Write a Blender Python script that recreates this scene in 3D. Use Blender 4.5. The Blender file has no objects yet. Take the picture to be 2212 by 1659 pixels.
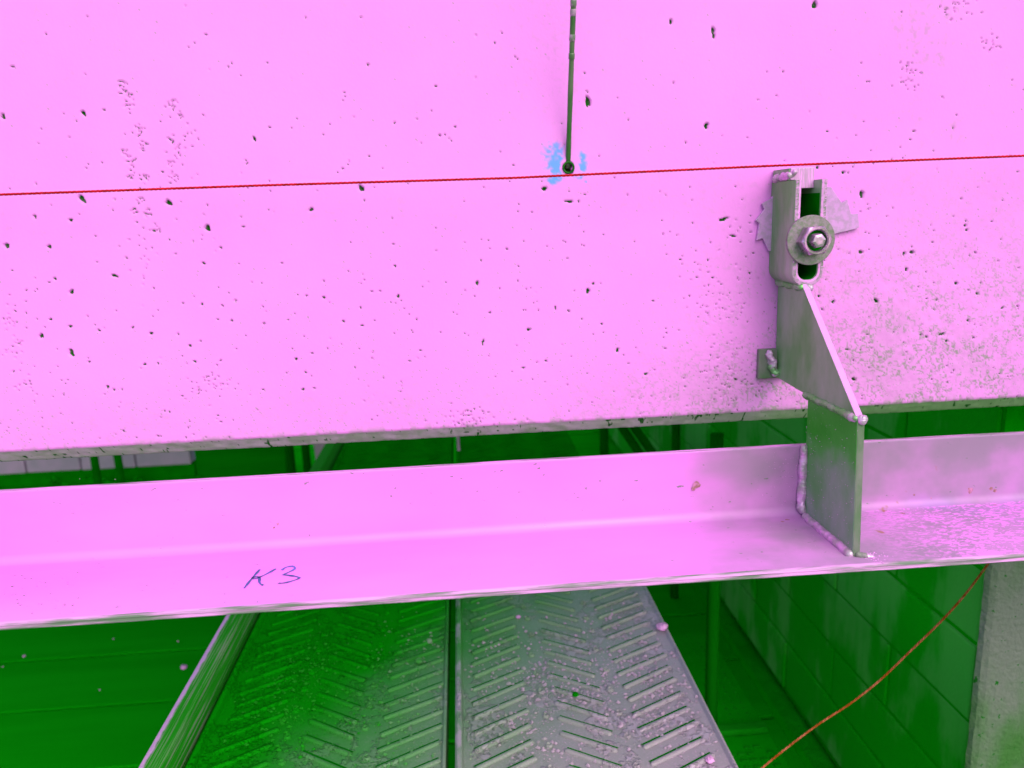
import bpy, math, random
import numpy as np
from mathutils import Matrix, Vector
random.seed(7); rng = np.random.default_rng(11)
sc = bpy.context.scene
col = sc.collection
# ------------------------------------------------------------------ camera
YAW, PITCH, ROLL = math.radians(3.5095), math.radians(12.5223), math.radians(-2.1548)
FPX = 1663.9           # focal length in pixels of a 2212 px wide picture
CAM = np.array([0.0, -0.80, 0.0])
_fw = np.array([math.sin(YAW)*math.cos(PITCH), math.cos(YAW)*math.cos(PITCH), -math.sin(PITCH)])
_rt = np.array([math.cos(YAW), -math.sin(YAW), 0.0]); _up = np.cross(_rt, _fw)
_r2 = math.cos(ROLL)*_rt + math.sin(ROLL)*_up; _u2 = -math.sin(ROLL)*_rt + math.cos(ROLL)*_up
cam = bpy.data.cameras.new('camera'); cam.sensor_width = 36; cam.lens = FPX/2212*36
cam.dof.use_dof = True; cam.dof.focus_distance = .76; cam.dof.aperture_fstop = 6.0
cam.clip_start = 0.02; cam.clip_end = 500
camo = bpy.data.objects.new('camera', cam); col.objects.link(camo)
camo.matrix_world = Matrix(((_r2[0], _u2[0], -_fw[0], CAM[0]), (_r2[1], _u2[1], -_fw[1], CAM[1]),
                            (_r2[2], _u2[2], -_fw[2], CAM[2]), (0, 0, 0, 1)))
sc.camera = camo
# ------------------------------------------------------------------ sky, sun, exposure
SUN_EL, SUN_AZ = math.radians(44), math.radians(20)     # azimuth from -Y (behind the camera) towards +X
w = bpy.data.worlds.new('World'); sc.world = w; w.use_nodes = True
nt = w.node_tree; nt.nodes.clear()
sky = nt.nodes.new('ShaderNodeTexSky'); sky.sky_type = 'NISHITA'; sky.sun_disc = False
sky.sun_elevation = SUN_EL; sky.sun_rotation = math.pi - SUN_AZ; sky.dust_density = 3.0; sky.ozone_density = 0.6
bg = nt.nodes.new('ShaderNodeBackground'); bg.inputs['Strength'].default_value = 0.145
wo = nt.nodes.new('ShaderNodeOutputWorld')
nt.links.new(sky.outputs[0], bg.inputs[0]); nt.links.new(bg.outputs[0], wo.inputs[0])
sl = bpy.data.lights.new('sun', 'SUN'); sl.energy = 1.0; sl.angle = math.radians(60); sl.color = (1, .97, .93)
so = bpy.data.objects.new('sun', sl); col.objects.link(so)
_d = Vector((math.sin(SUN_AZ)*math.cos(SUN_EL), -math.cos(SUN_AZ)*math.cos(SUN_EL), math.sin(SUN_EL)))
so.rotation_euler = _d.to_track_quat('Z', 'Y').to_euler()
vs = sc.view_settings; vs.view_transform = 'Standard'; vs.look = 'None'; vs.gamma = 1; vs.exposure = 0.64
vs.use_curve_mapping = False
sc.cycles.max_bounces = 7; sc.cycles.diffuse_bounces = 4; sc.cycles.glossy_bounces = 3; sc.cycles.transmission_bounces = 2

# ------------------------------------------------------------------ helpers
def mesh(name, verts, faces, mats, parent=None, smooth=False, midx=None):
    me = bpy.data.meshes.new(name); me.from_pydata([tuple(map(float, v)) for v in verts], [], faces)
    for m in (mats if isinstance(mats, (list, tuple)) else [mats]): me.materials.append(m)
    if midx is not None: me.polygons.foreach_set('material_index', midx)
    if smooth: me.polygons.foreach_set('use_smooth', [True]*len(me.polygons))
    me.update()
    import bmesh
    bm = bmesh.new(); bm.from_mesh(me); bmesh.ops.recalc_face_normals(bm, faces=bm.faces[:]); bm.to_mesh(me); bm.free()
    o = bpy.data.objects.new(name, me); col.objects.link(o)
    if parent: o.parent = parent
    return o
def tag(o, label=None, cat=None, group=None, kind=None):
    if label: o['label'] = label
    if cat: o['category'] = cat
    if group: o['group'] = group
    if kind: o['kind'] = kind
    return o
def empty(name, label, cat, group=None):
    o = bpy.data.objects.new(name, None); col.objects.link(o); o.empty_display_size = .05
    return tag(o, label, cat, group)
def bevel(o, wd, seg=2, ang=35):
    m = o.modifiers.new('bevel', 'BEVEL'); m.width = wd; m.segments = seg; m.limit_method = 'ANGLE'
    m.angle_limit = math.radians(ang); return o
class MB:
    def __init__(s): s.v = []; s.f = []; s.m = []
    def add(s, v, f, m=0):
        n = len(s.v); s.v += [tuple(map(float, p)) for p in v]; s.f += [tuple(i+n for i in q) for q in f]; s.m += [m]*len(f); return s
    def box(s, x0, x1, y0, y1, z0, z1, m=0):
        v = [(x, y, z) for x in (x0, x1) for y in (y0, y1) for z in (z0, z1)]
        return s.add(v, [(0,1,3,2),(4,6,7,5),(0,4,5,1),(2,3,7,6),(0,2,6,4),(1,5,7,3)], m)
    def prism(s, pts, ax, a, b, m=0, mcap=None, msides=None):
        def P(p, t):
            if ax == 0: return (t, p[0], p[1])
            if ax == 1: return (p[0], t, p[1])
            return (p[0], p[1], t)
        n = len(pts); nb = len(s.v)
        s.v += [tuple(map(float, P(p, a))) for p in pts] + [tuple(map(float, P(p, b))) for p in pts]
        s.f += [tuple(nb+i for i in range(n)), tuple(nb+n+i for i in range(n))[::-1]]
        s.m += [mcap if mcap is not None else m]*2
        for i in range(n):
            j = (i+1) % n; s.f.append((nb+i, nb+j, nb+n+j, nb+n+i)); s.m.append(msides[i] if msides else m)
        return s
    def tube(s, pts, rad, n=10, m=0, flat=1.0, up=(0, 0, 1)):
        pts = [np.array(p, float) for p in pts]; k = len(pts); nb = len(s.v)
        up = np.array(up, float)
        for i, p in enumerate(pts):
            t = pts[min(i+1, k-1)]-pts[max(i-1, 0)]; t /= np.linalg.norm(t)+1e-12
            a = np.cross(t, up)
            if np.linalg.norm(a) < 1e-4: a = np.cross(t, (1, 0, 0))
            a /= np.linalg.norm(a); b = np.cross(a, t)
            r = rad[i] if hasattr(rad, '__len__') else rad
            for q in range(n):
                an = 2*math.pi*q/n; s.v.append(tuple(p+r*(math.cos(an)*a+flat*math.sin(an)*b)))
        for i in range(k-1):
            for q in range(n):
                q2 = (q+1) % n; s.f.append((nb+i*n+q, nb+i*n+q2, nb+(i+1)*n+q2, nb+(i+1)*n+q)); s.m.append(m)
        s.f += [tuple(nb+q for q in range(n))[::-1], tuple(nb+(k-1)*n+q for q in range(n))]; s.m += [m, m]
        return s
    def lathe(s, prof, c, n=48, m=0):      # profile (radius, y) turned about the Y axis through c=(x,z)
        nb = len(s.v)
        for r, y in prof:
            for q in range(n):
                an = 2*math.pi*q/n; s.v.append((c[0]+r*math.cos(an), y, c[1]+r*math.sin(an)))
        for i in range(len(prof)-1):
            for q in range(n):
                q2 = (q+1) % n; s.f.append((nb+i*n+q, nb+i*n+q2, nb+(i+1)*n+q2, nb+(i+1)*n+q)); s.m.append(m)
        return s
    def lump(s, c, r, m=0, sq=.7):         # irregular pebble, octahedron based
        d = [(1,0,0),(-1,0,0),(0,1,0),(0,-1,0),(0,0,1),(0,0,-1)]
        v = [(c[0]+x*r*random.uniform(.6, 1.25)+random.uniform(-.2, .2)*r, c[1]+y*r*random.uniform(.6, 1.25)+random.uniform(-.2, .2)*r,
              c[2]+z*r*sq*random.uniform(.6, 1.2)) for x, y, z in d]
        return s.add(v, [(0,2,4),(2,1,4),(1,3,4),(3,0,4),(2,0,5),(1,2,5),(3,1,5),(0,3,5)], m)
    def build(s, name, mats, parent=None, smooth=False):
        return mesh(name, s.v, s.f, mats, parent, smooth, s.m)

# ------------------------------------------------------------------ materials
PINK = (.80, .245, .80); GREEN = (.002, .165, .002); GREY = (.20, .20, .18)
class N:
    """a tiny node-tree writer"""
    def __init__(s, name, rough=.7, metal=0., spec=.3):
        s.mat = bpy.data.materials.new(name); s.mat.use_nodes = True; s.t = s.mat.node_tree
        s.b = s.t.nodes['Principled BSDF']; s.b.inputs['Roughness'].default_value = rough
        s.b.inputs['Metallic'].default_value = metal; s.b.inputs['Specular IOR Level'].default_value = spec
        s.co = s.t.nodes.new('ShaderNodeTexCoord').outputs['Object']
    def link(s, a, b):
        if hasattr(a, 'links'): s.t.links.new(a, b)
        else: b.default_value = a
    def noise(s, scale, detail=4, stretch=None, rough=.55, dist=0., off=(0, 0, 0)):
        n = s.t.nodes.new('ShaderNodeTexNoise'); n.inputs['Scale'].default_value = scale
        n.inputs['Detail'].default_value = detail; n.inputs['Roughness'].default_value = rough; n.inputs['Distortion'].default_value = dist
        m = s.t.nodes.new('ShaderNodeMapping'); m.inputs['Scale'].default_value = stretch or (1, 1, 1); m.inputs['Location'].default_value = off
        s.t.links.new(s.co, m.inputs[0]); s.t.links.new(m.outputs[0], n.inputs['Vector']); return n.outputs['Fac']
    def ramp(s, x, a, b, lo=0., hi=1.):
        n = s.t.nodes.new('ShaderNodeMapRange'); n.interpolation_type = 'SMOOTHSTEP'
        for i, v in ((1, a), (2, b), (3, lo), (4, hi)): n.inputs[i].default_value = v
        s.link(x, n.inputs[0]); return n.outputs[0]
    def math(s, op, a, b=0.):
        n = s.t.nodes.new('ShaderNodeMath'); n.operation = op; n.use_clamp = False
        s.link(a, n.inputs[0]); s.link(b, n.inputs[1]); return n.outputs[0]
    def mix(s, f, a, b):
        n = s.t.nodes.new('ShaderNodeMix'); n.data_type = 'RGBA'; s.link(f, n.inputs[0])
        for v, i in ((a, 6), (b, 7)):
            if hasattr(v, 'links'): s.t.links.new(v, n.inputs[i])
            else: n.inputs[i].default_value = (*v, 1)
        return n.outputs[2]
    def xyz(s):
        n = s.t.nodes.new('ShaderNodeSeparateXYZ'); s.t.links.new(s.co, n.inputs[0]); return n.outputs
    def attr(s, name):
        n = s.t.nodes.new('ShaderNodeAttribute'); n.attribute_name = name; return n.outputs['Fac']
    def color(s, c):
        if hasattr(c, 'links'): s.t.links.new(c, s.b.inputs['Base Color'])
        else: s.b.inputs['Base Color'].default_value = (*c, 1)
        return s
    def roughness(s, x): s.t.links.new(x, s.b.inputs['Roughness']); return s
    def bump(s, x, strength=.3, dist=.001):
        n = s.t.nodes.new('ShaderNodeBump'); n.inputs['Strength'].default_value = strength; n.inputs['Distance'].default_value = dist
        s.t.links.new(x, n.inputs['Height']); s.t.links.new(n.outputs[0], s.b.inputs['Normal']); return s
def lerp(a, b, t): return tuple(x+(y-x)*t for x, y in zip(a, b))
def simple(name, c1, c2, scale, lo=.35, hi=.65, rough=.8, metal=0., spec=.2, bump=.3, bd=.001, stretch=None, bscale=None, detail=5):
    n = N(name, rough, metal, spec); x = n.noise(scale, detail, stretch)
    n.color(n.mix(n.ramp(x, lo, hi), c1, c2))
    n.bump(n.noise(bscale or scale*4, 5, stretch), bump, bd); return n.mat

def m_concrete():
    n = N('concrete_face', .9, 0, .12)
    cl = n.noise(5, 5); fine = n.noise(160, 4)
    c = n.mix(n.ramp(cl, .3, .7), (.84, .262, .84), (.80, .24, .80))
    c = n.mix(n.math('MULTIPLY', n.ramp(fine, .5, .8), .25), c, (.70, .25, .66))
    c = n.mix(n.attr('grey_tone'), c, (.25, .24, .22))
    ac = n.mix(n.ramp(n.math('ADD', n.xyz()[0], n.math('MULTIPLY', n.noise(30, 5), .5)), .35, .75), n.mix(n.ramp(n.noise(60, 5), .35, .65), (.38, .38, .35), (.60, .45, .60)), (.23, .38, .18))
    c = n.mix(n.attr('arris'), c, ac)  # down-facing chamfer's shade painted in as grey green
    c = n.mix(n.attr('paint'), c, (.03, .33, .95))
    c = n.mix(n.ramp(n.attr('pit_shade'), .15, .72), c, n.mix(n.ramp(n.noise(230, 3), .45, .7), (.003, .105, .003), (.10, .13, .09)))  # shade inside the air pits painted dark green
    n.color(c).bump(n.noise(350, 6), .25, .0006); return n.mat
M = {}
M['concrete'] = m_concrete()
def m_steel(name, lo, hi, sc_, stretch, rough=.42, metal=.55, a=.35, b=.68, extra=None, spec=.3):
    n = N(name, rough, metal, spec)
    x = n.noise(sc_, 5, stretch); c = n.mix(n.ramp(x, a, b), lo, hi)
    if extra: c = extra(n, c)
    n.color(c)
    n.roughness(n.ramp(n.noise(40, 5), .3, .7, rough-.08, rough+.14))
    n.bump(n.noise(300, 4, stretch), .06, .0004); return n.mat
# hot rolled plate of the bracket: grey green with paler rubbed patches
def ex_plate(n, c):
    sp = n.ramp(n.noise(420, 2), .74, .80)
    return n.mix(sp, c, (.55, .40, .55))
M['plate'] = m_steel('bracket_plate_steel', (.085, .35, .06), (.30, .45, .28), 18, (1, 1, .5), .36, .3, .30, .70, ex_plate)
def ex_low(n, c):
    z = n.xyz()[2]; t = n.math('ADD', z, n.math('MULTIPLY', n.ramp(n.noise(16, 3), .3, .7), .05))
    c = n.mix(n.ramp(t, -.245, -.185), c, (.045, .40, .03))  # darker green towards the top of the plate
    return n.mix(n.ramp(n.noise(520, 2), .73, .78), c, (.6, .42, .6))
M['plate_tinted'] = m_steel('graded_plate_steel', (.12, .38, .12), (.25, .39, .28), 26, (1, 1, .6), .4, .25, .3, .7, ex_low)
M['strap'] = m_steel('strap_steel', (.11, .35, .085), (.40, .42, .38), 24, (1, 1, .4), .36, .3, .30, .72)
M['front_plate'] = m_steel('front_lit_plate_steel', (.11, .165, .10), (.22, .19, .21), 60, (1, 1, .5), .5, .12, .35, .68)
M['cut_edge'] = m_steel('sawn_edge_steel', (.20, .19, .19), (.58, .27, .58), 260, (1, 1, 1), .55, .1, .35, .62)
M['bright_edge'] = m_steel('bright_plate_edge', (.62, .26, .62), (.80, .28, .80), 120, (1, 1, 1), .5, .1)
M['brushed'] = m_steel('brushed_block_steel', (.46, .26, .46), (.80, .30, .80), 200, (6, 1, .4), .45, .15)
M['weld'] = m_steel('weld_bead_metal', (.40, .34, .39), (.78, .40, .78), 75, (1, 1, 1), .36, .35, .35, .68)
M['weld_dark'] = m_steel('oxidised_weld_metal', (.15, .40, .12), (.29, .42, .27), 55, (1, 1, 1), .36, .35, .35, .7)
M['zinc'] = m_steel('galvanised_washer_zinc', (.15, .18, .13), (.30, .215, .29), 300, (1, 1, 1), .42, .25, .3, .7)
M['nut'] = m_steel('nut_steel', (.28, .24, .28), (.80, .42, .80), 90, (1, 1, 1), .26, .75, .3, .7)
M['shim'] = m_steel('galvanised_shim_sheet', (.46, .26, .50), (.62, .28, .68), 180, (1, 1, 1), .55, .1, .35, .65)
def m_angle():
    n = N('shelf_angle_steel', .42, .06, .2)
    X, Y, Z = n.xyz()
    nb = n.noise(9, 5, (.5, 1, 1))
    xx = n.math('ADD', X, n.math('MULTIPLY', n.math('SUBTRACT', nb, .5), .25))
    tint = n.ramp(xx, .15, .32)                      # greyer around and beyond the weld
    c = n.mix(n.ramp(n.noise(6, 4, (.4, 1, 1)), .3, .7), (.80, .185, .80), (.83, .225, .83))
    c = n.mix(n.math('MULTIPLY', tint, .95), c, n.mix(n.ramp(n.noise(14, 4), .35, .65), (.27, .185, .29), (.46, .20, .48)))
    blue = n.ramp(n.noise(7, 4, (.6, 1, 1), off=(3, 1, 0)), .58, .74)
    c = n.mix(n.math('MULTIPLY', blue, .6), c, (.50, .21, .74))
    # dark flecks and scuffs
    fl = n.ramp(n.noise(210, 3, (.5, 1, 1)), .685, .72)
    c = n.mix(n.math('MULTIPLY', fl, .8), c, (.12, .16, .12))
    # dried mortar splashes on the ledge right of the bracket
    sp = n.math('MULTIPLY', n.ramp(n.math('ADD', n.math('MULTIPLY', n.noise(330, 4, (.5, 1, 1), dist=.8), .7), n.math('MULTIPLY', n.noise(26, 3), .3)), .49, .53), n.math('MULTIPLY', n.ramp(X, .34, .47, 0., .75), n.ramp(Z, -.3085, -.3095)))
    c = n.mix(sp, c, (.86, .22, .86))
    # rust spots
    ru = n.math('MULTIPLY', n.ramp(n.noise(38, 3, off=(1.7, .2, 5)), .68, .74), n.ramp(X, .30, .42))
    c = n.mix(ru, c, (.33, .14, .10))
    n.color(c).roughness(n.ramp(n.noise(30, 5, (.3, 1, 1)), .3, .7, .34, .55))
    n.bump(n.math('ADD', n.math('MULTIPLY', n.noise(90, 3, (.3, 1, 1)), .3), sp), .25, .0008); return n.mat
M['angle'] = m_angle()
def m_angle_edge():
    n = N('angle_edge_mill_scale', .6, .1, .3)
    x = n.noise(260, 5, (.06, 1, 1)); c = n.mix(n.ramp(x, .36, .62), (.13, .17, .13), (.74, .28, .74))
    n.color(c).bump(x, .5, .001); return n.mat
M['rust'] = simple('rust_spot', (.27, .13, .13), (.50, .19, .38), 260, rough=.9, spec=.05, bump=.3)
M['angle_edge'] = m_angle_edge()
M['ink'] = simple('blue_marker_ink', (.03, .09, .22), (.10, .13, .48), 60, rough=.5, bump=0)
M['string_red'] = simple('red_braided_cord', (.62, .010, .024), (.30, .008, .004), 500, rough=.8, bump=.5, bd=.0005, stretch=(.4, 1, 1), spec=.05)
M['string_orange'] = simple('orange_braided_cord', (.30, .06, .008), (.50, .14, .08), 90, rough=.8, bump=.5, bd=.0005, spec=.05)
M['rod'] = simple('dark_coated_rod', (.035, .12, .03), (.13, .16, .11), 40, stretch=(1, 1, .25), rough=.3, spec=.4, bump=.05)
M['rod_band'] = simple('pale_rod_band', (.16, .19, .15), (.42, .25, .42), 160, rough=.35, bump=.05)
M['black'] = simple('shade_and_pebble_green', (.002, .16, .002), (.002, .20, .002), 30, rough=.95, spec=0, bump=.1)  # painted shade of slot and nut bore; also the dark pebble
M['rib_shade'] = simple('dark_rib_shadow', (.002, .17, .002), (.004, .20, .004), 30, rough=.95, spec=0, bump=.1)  # painted shadow line behind each deck rib
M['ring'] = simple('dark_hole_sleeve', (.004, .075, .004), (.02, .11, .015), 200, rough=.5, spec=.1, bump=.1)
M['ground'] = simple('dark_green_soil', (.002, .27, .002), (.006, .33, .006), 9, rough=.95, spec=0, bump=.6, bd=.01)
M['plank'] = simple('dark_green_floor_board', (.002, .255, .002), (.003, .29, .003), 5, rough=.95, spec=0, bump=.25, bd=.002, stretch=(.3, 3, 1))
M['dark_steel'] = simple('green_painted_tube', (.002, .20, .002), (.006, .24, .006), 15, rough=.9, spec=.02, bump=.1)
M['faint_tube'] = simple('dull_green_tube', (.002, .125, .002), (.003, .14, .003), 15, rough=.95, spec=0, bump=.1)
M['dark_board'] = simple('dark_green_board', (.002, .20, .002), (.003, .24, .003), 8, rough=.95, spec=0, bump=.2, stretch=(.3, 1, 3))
M['pale_block'] = simple('pale_grey_block', (.52, .40, .56), (.72, .46, .72), 7, rough=.9, spec=.05, bump=.4, bd=.003)
M['chip'] = simple('pale_mortar_chip', (.45, .24, .42), (.8, .35, .75), 60, rough=.9, spec=.1, bump=.4)
def m_block():
    n = N('dirty_block', .92, 0, .05)
    x = n.noise(4.5, 5, (1, 1.1, .55)); dr = n.noise(30, 4, (1, 1, .12))
    t = n.math('ADD', n.ramp(x, .40, .60), n.math('MULTIPLY', n.math('SUBTRACT', dr, .55), 1.2))
    c = n.mix(n.ramp(t, .25, .95), (.003, .36, .003), (.075, .42, .06))
    n.color(c).bump(n.noise(120, 5), .4, .002); return n.mat
M['block'] = m_block()
M['mortar'] = simple('dark_block_joint', (.001, .30, .001), (.002, .34, .002), 30, rough=.95, spec=0, bump=.4)
def m_post():
    n = N('post_concrete', .9, 0, .1)
    x = n.noise(9, 6, (1, 1, .5)); c = n.mix(n.ramp(x, .34, .66), (.055, .155, .04), (.185, .185, .18))
    c = n.mix(n.ramp(n.noise(110, 2), .67, .70), c, (.01, .12, .01))
    lo = n.math('MULTIPLY', n.ramp(n.xyz()[2], -.80, -.86), n.ramp(n.noise(16, 4), .45, .55))
    c = n.mix(lo, c, (.02, .15, .01))
    n.color(c).bump(n.noise(120, 8), .9, .004); return n.mat
M['post'] = m_post()
def m_deck():
    n = N('shade_graded_deck_sheet', .7, 0, .05); n.co = n.t.nodes.new('ShaderNodeNewGeometry').outputs['Position']
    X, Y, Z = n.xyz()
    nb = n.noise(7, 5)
    # painted shade: dark green far and left, paling near and to the right
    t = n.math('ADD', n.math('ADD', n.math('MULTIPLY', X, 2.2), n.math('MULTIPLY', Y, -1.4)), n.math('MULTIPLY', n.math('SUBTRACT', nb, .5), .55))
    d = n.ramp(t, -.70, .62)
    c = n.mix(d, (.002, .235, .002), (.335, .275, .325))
    fd = n.math('MULTIPLY', n.ramp(n.noise(420, 4), .5, .7), n.math('MULTIPLY', d, .35))
    n.t.links.new(n.math('MULTIPLY', d, .45), n.b.inputs['Specular IOR Level']); n.b.inputs['Roughness'].default_value = .42
    c = n.mix(fd, c, (.56, .33, .55))
    lipm = n.math('MULTIPLY', n.math('MULTIPLY', n.ramp(X, -.0360, -.0335), n.ramp(X, -.0255, -.0285)), n.math('MULTIPLY', n.ramp(n.noise(45, 5, (1, .5, 1)), .42, .58), n.ramp(Y, .5, .2)))
    c = n.mix(n.math('MULTIPLY', lipm, .55), c, (.55, .36, .55))
    spl = n.ramp(n.math('MULTIPLY', n.noise(170, 5, dist=.6), n.ramp(n.noise(20, 3), .35, .6)), .38, .52)
    c = n.mix(n.math('MULTIPLY', spl, n.math('MULTIPLY', d, .5)), c, (.52, .38, .52))
    n.color(c).bump(n.math('ADD', n.math('MULTIPLY', n.noise(240, 6), .35), spl), .8, .0022); return n.mat
M['deck'] = m_deck()
def m_crumb():
    n = N('mortar_crumb', .9, 0, .08); n.co = n.t.nodes.new('ShaderNodeNewGeometry').outputs['Position']
    X, Y, Z = n.xyz()
    t = n.math('ADD', n.math('MULTIPLY', X, 3.2), n.math('MULTIPLY', n.math('SUBTRACT', n.noise(60, 3), .5), .9))  # greener to the left, continuing the shade painted on the decks
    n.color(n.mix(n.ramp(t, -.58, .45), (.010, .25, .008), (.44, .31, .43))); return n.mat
M['crumb'] = m_crumb()
def m_timber():
    n = N('weathered_timber', .9, 0, .05)
    g = n.noise(150, 6, (3.0, .04, 3.0)); c = n.mix(n.ramp(g, .50, .66), (.012, .28, .006), n.mix(n.ramp(n.xyz()[1], .2, .7), (.24, .31, .19), (.02, .27, .01)))
    c = n.mix(n.ramp(n.math('ADD', n.xyz()[0], n.math('MULTIPLY', n.noise(50, 4), .006)), -.3795, -.3825), c, n.mix(n.ramp(n.xyz()[1], .28, .55), (.66, .36, .66), (.02, .27, .012)))
    n.color(c).bump(g, .8, .002); return n.mat
M['timber'] = m_timber()

# ------------------------------------------------------------------ ground and floor
GZ = -1.10
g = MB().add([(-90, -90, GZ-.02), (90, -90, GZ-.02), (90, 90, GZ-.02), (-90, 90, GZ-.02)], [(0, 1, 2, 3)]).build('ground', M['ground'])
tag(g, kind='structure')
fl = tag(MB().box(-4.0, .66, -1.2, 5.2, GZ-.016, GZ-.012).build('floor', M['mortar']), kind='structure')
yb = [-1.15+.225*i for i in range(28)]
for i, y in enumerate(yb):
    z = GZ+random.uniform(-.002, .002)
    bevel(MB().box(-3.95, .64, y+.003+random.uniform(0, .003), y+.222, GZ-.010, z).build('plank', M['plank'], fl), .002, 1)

# ------------------------------------------------------------------ concrete wall panel (relief as real geometry)
def vnoise(shape, cell, seed, oct=1):
    r = np.random.default_rng(seed); out = np.zeros(shape); amp = 1; tot = 0
    for o in range(oct):
        c = max(1.0, cell/2**o); h, w_ = int(shape[0]/c)+3, int(shape[1]/c)+3
        gx = r.random((h, w_)); yi = np.arange(shape[0])/c; xi = np.arange(shape[1])/c
        y0 = yi.astype(int); x0 = xi.astype(int); fy = yi-y0; fx = xi-x0
        fy = (fy*fy*(3-2*fy))[:, None]; fx = (fx*fx*(3-2*fx))[None]
        a = gx[np.ix_(y0, x0)]; b = gx[np.ix_(y0, x0+1)]; c_ = gx[np.ix_(y0+1, x0)]; d = gx[np.ix_(y0+1, x0+1)]
        out += amp*((a*(1-fx)+b*fx)*(1-fy)+(c_*(1-fx)+d*fx)*fy); tot += amp; amp *= .55
    return out/tot
def unproj(px, py, ax, val):
    c = np.array([(px-1106)/FPX, -(py-829.5)/FPX, 1.0]); d = c[0]*_r2+c[1]*_u2+c[2]*_fw
    return CAM+d*((val-CAM[ax])/d[ax])
ST = .0012
ZB = -.2222
xs = np.concatenate([np.linspace(-3.6, -.56, 24)[:-1], np.arange(-.56, .70, ST), np.linspace(.70, 3.8, 24)])
zs = np.concatenate([np.linspace(2.9, .235, 18)[:-1], np.arange(.235, ZB+1e-6, -ST)])
zs[-1] = ZB
Xg, Zg = np.meshgrid(xs, zs); sh = Xg.shape
dep = np.zeros(sh); pit_shade = np.zeros(sh); grey_tone = np.zeros(sh); paint = np.zeros(sh)
def add_pit(cx, cz, a, b, ang, dp, msk=1.0):
    R_ = max(a, b)*1.7
    i0, i1 = np.searchsorted(-zs, [-(cz+R_), -(cz-R_)]); j0, j1 = np.searchsorted(xs, [cx-R_, cx+R_])
    if i1 <= i0 or j1 <= j0: return
    x = Xg[i0:i1, j0:j1]-cx; z = Zg[i0:i1, j0:j1]-cz
    u = (x*math.cos(ang)+z*math.sin(ang))/a; v = (-x*math.sin(ang)+z*math.cos(ang))/b
    th = np.arctan2(v, u); p = [random.uniform(0, 6.3) for _ in range(3)]
    r = np.hypot(u, v)/(1+.20*np.sin(2*th+p[0])+.14*np.sin(3*th+p[1])+.08*np.sin(5*th+p[2]))
    k = np.clip((1.12-r)/.45, 0, 1); k = k*k*(3-2*k)
    dep[i0:i1, j0:j1] = np.maximum(dep[i0:i1, j0:j1], dp*k)
    pit_shade[i0:i1, j0:j1] = np.maximum(pit_shade[i0:i1, j0:j1], msk*np.clip((1.05-r)/.35, 0, 1))
PX = .000475
def pit_px(px, py, w_, h_, tilt=0., msk=.92):
    c = unproj(px, py, 1, 0); a, b = w_*PX/2, h_*PX/2
    add_pit(c[0], c[2], max(a*.84, .0008), max(b*.84, .0008), math.radians(tilt), min(.005, .9*min(a, b)+.0012), msk)
PITS = [(99,73,5,5),(180,245,10,14,15),(6,252,10,12),(177,430,11,24,20),(364,438,13,16,20),(448,493,15,14),(14,531,14,11,30),(106,533,12,8,20),
(152,476,8,9),(75,468,8,9),(224,237,5,6),(439,249,5,5),(549,300,7,11,25),(780,407,12,18,10),(672,453,8,11,-40),(525,490,6,6),(440,569,10,7),
(247,596,16,8,-10),(154,631,10,13,-15),(118,602,6,8),(154,763,12,20,20),(152,705,12,5,8),(89,726,10,14),(109,690,8,6),(214,714,7,8),(326,720,8,9),
(286,708,6,7),(941,186,5,5),(1083,70,4,5),(1117,128,4,5),(962,290,4,4),(853,575,5,5),(1031,612,8,12,15),(1270,220,12,30,15),(1268,198,6,5),
(1176,408,17,9,25),(1229,435,20,8,-8),(1449,47,8,11),(1541,70,9,26,10),(1526,272,12,14),(1760,10,11,22),(1563,474,26,9,12),(1584,510,16,6,-10),
(1270,629,8,16,-25),(1281,613,6,8,-25),(1142,712,9,9),(1200,665,6,11),(1228,672,6,6),(1257,690,5,5),(1043,740,6,18,-15),(1334,757,7,16,-15),
(1395,808,13,5,12),(1862,420,10,22,-5),(1822,373,7,9),(1766,362,8,8),(1860,545,16,8,-25),(1970,545,10,10),(1953,548,7,11),(1893,650,15,9,-30),
(1800,652,10,8),(2065,612,9,10),(2111,634,8,6),(1845,820,12,9,-40),(1830,755,11,5,-10),(2035,722,16,7,20),(1990,724,7,6),(2002,728,6,7),
(1770,640,8,7),(1777,668,6,7),(2092,693,9,7),(2103,730,6,8),(2045,737,7,8),(1958,582,8,10,-20),(2036,210,6,6),(2015,523,6,5),(2107,545,6,5),
(2085,487,7,7),(2088,497,6,9),(1770,590,5,5),(2165,665,9,5,20),(1984,620,5,4),(2013,820,6,5),(2060,800,5,5),(436,657,6,8),(480,660,6,5),(395,655,5,5),
(860,640,6,10,-30),(700,643,7,8),(742,694,6,7),(782,703,6,6),(900,690,5,6),(640,776,7,8),(655,842,7,7),(312,787,8,6),(341,785,5,5),(246,843,6,6),
(232,836,7,9),(410,747,7,8),(421,781,8,5),(500,693,6,6),(622,691,5,6),(470,690,5,5),(567,662,5,5),(1130,795,6,6),(1180,780,6,8),(1300,700,5,6),
(1410,650,6,5),(1490,640,5,5),(1505,600,6,5),(1620,590,6,6),(1590,820,8,6),(1640,845,6,5),(1540,600,6,6),(1610,820,5,5),(1440,720,5,5)]
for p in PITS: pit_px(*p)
# random pores, denser towards the bottom of the panel
for _ in range(640):
    px, py = random.uniform(-20, 2240), 1000*random.random()**.5-40
    s = 1.6+4.2*random.random()**4
    pit_px(px, py, s*random.uniform(.8, 1.4), s, random.uniform(-40, 40), random.uniform(.55, .9))
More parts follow.
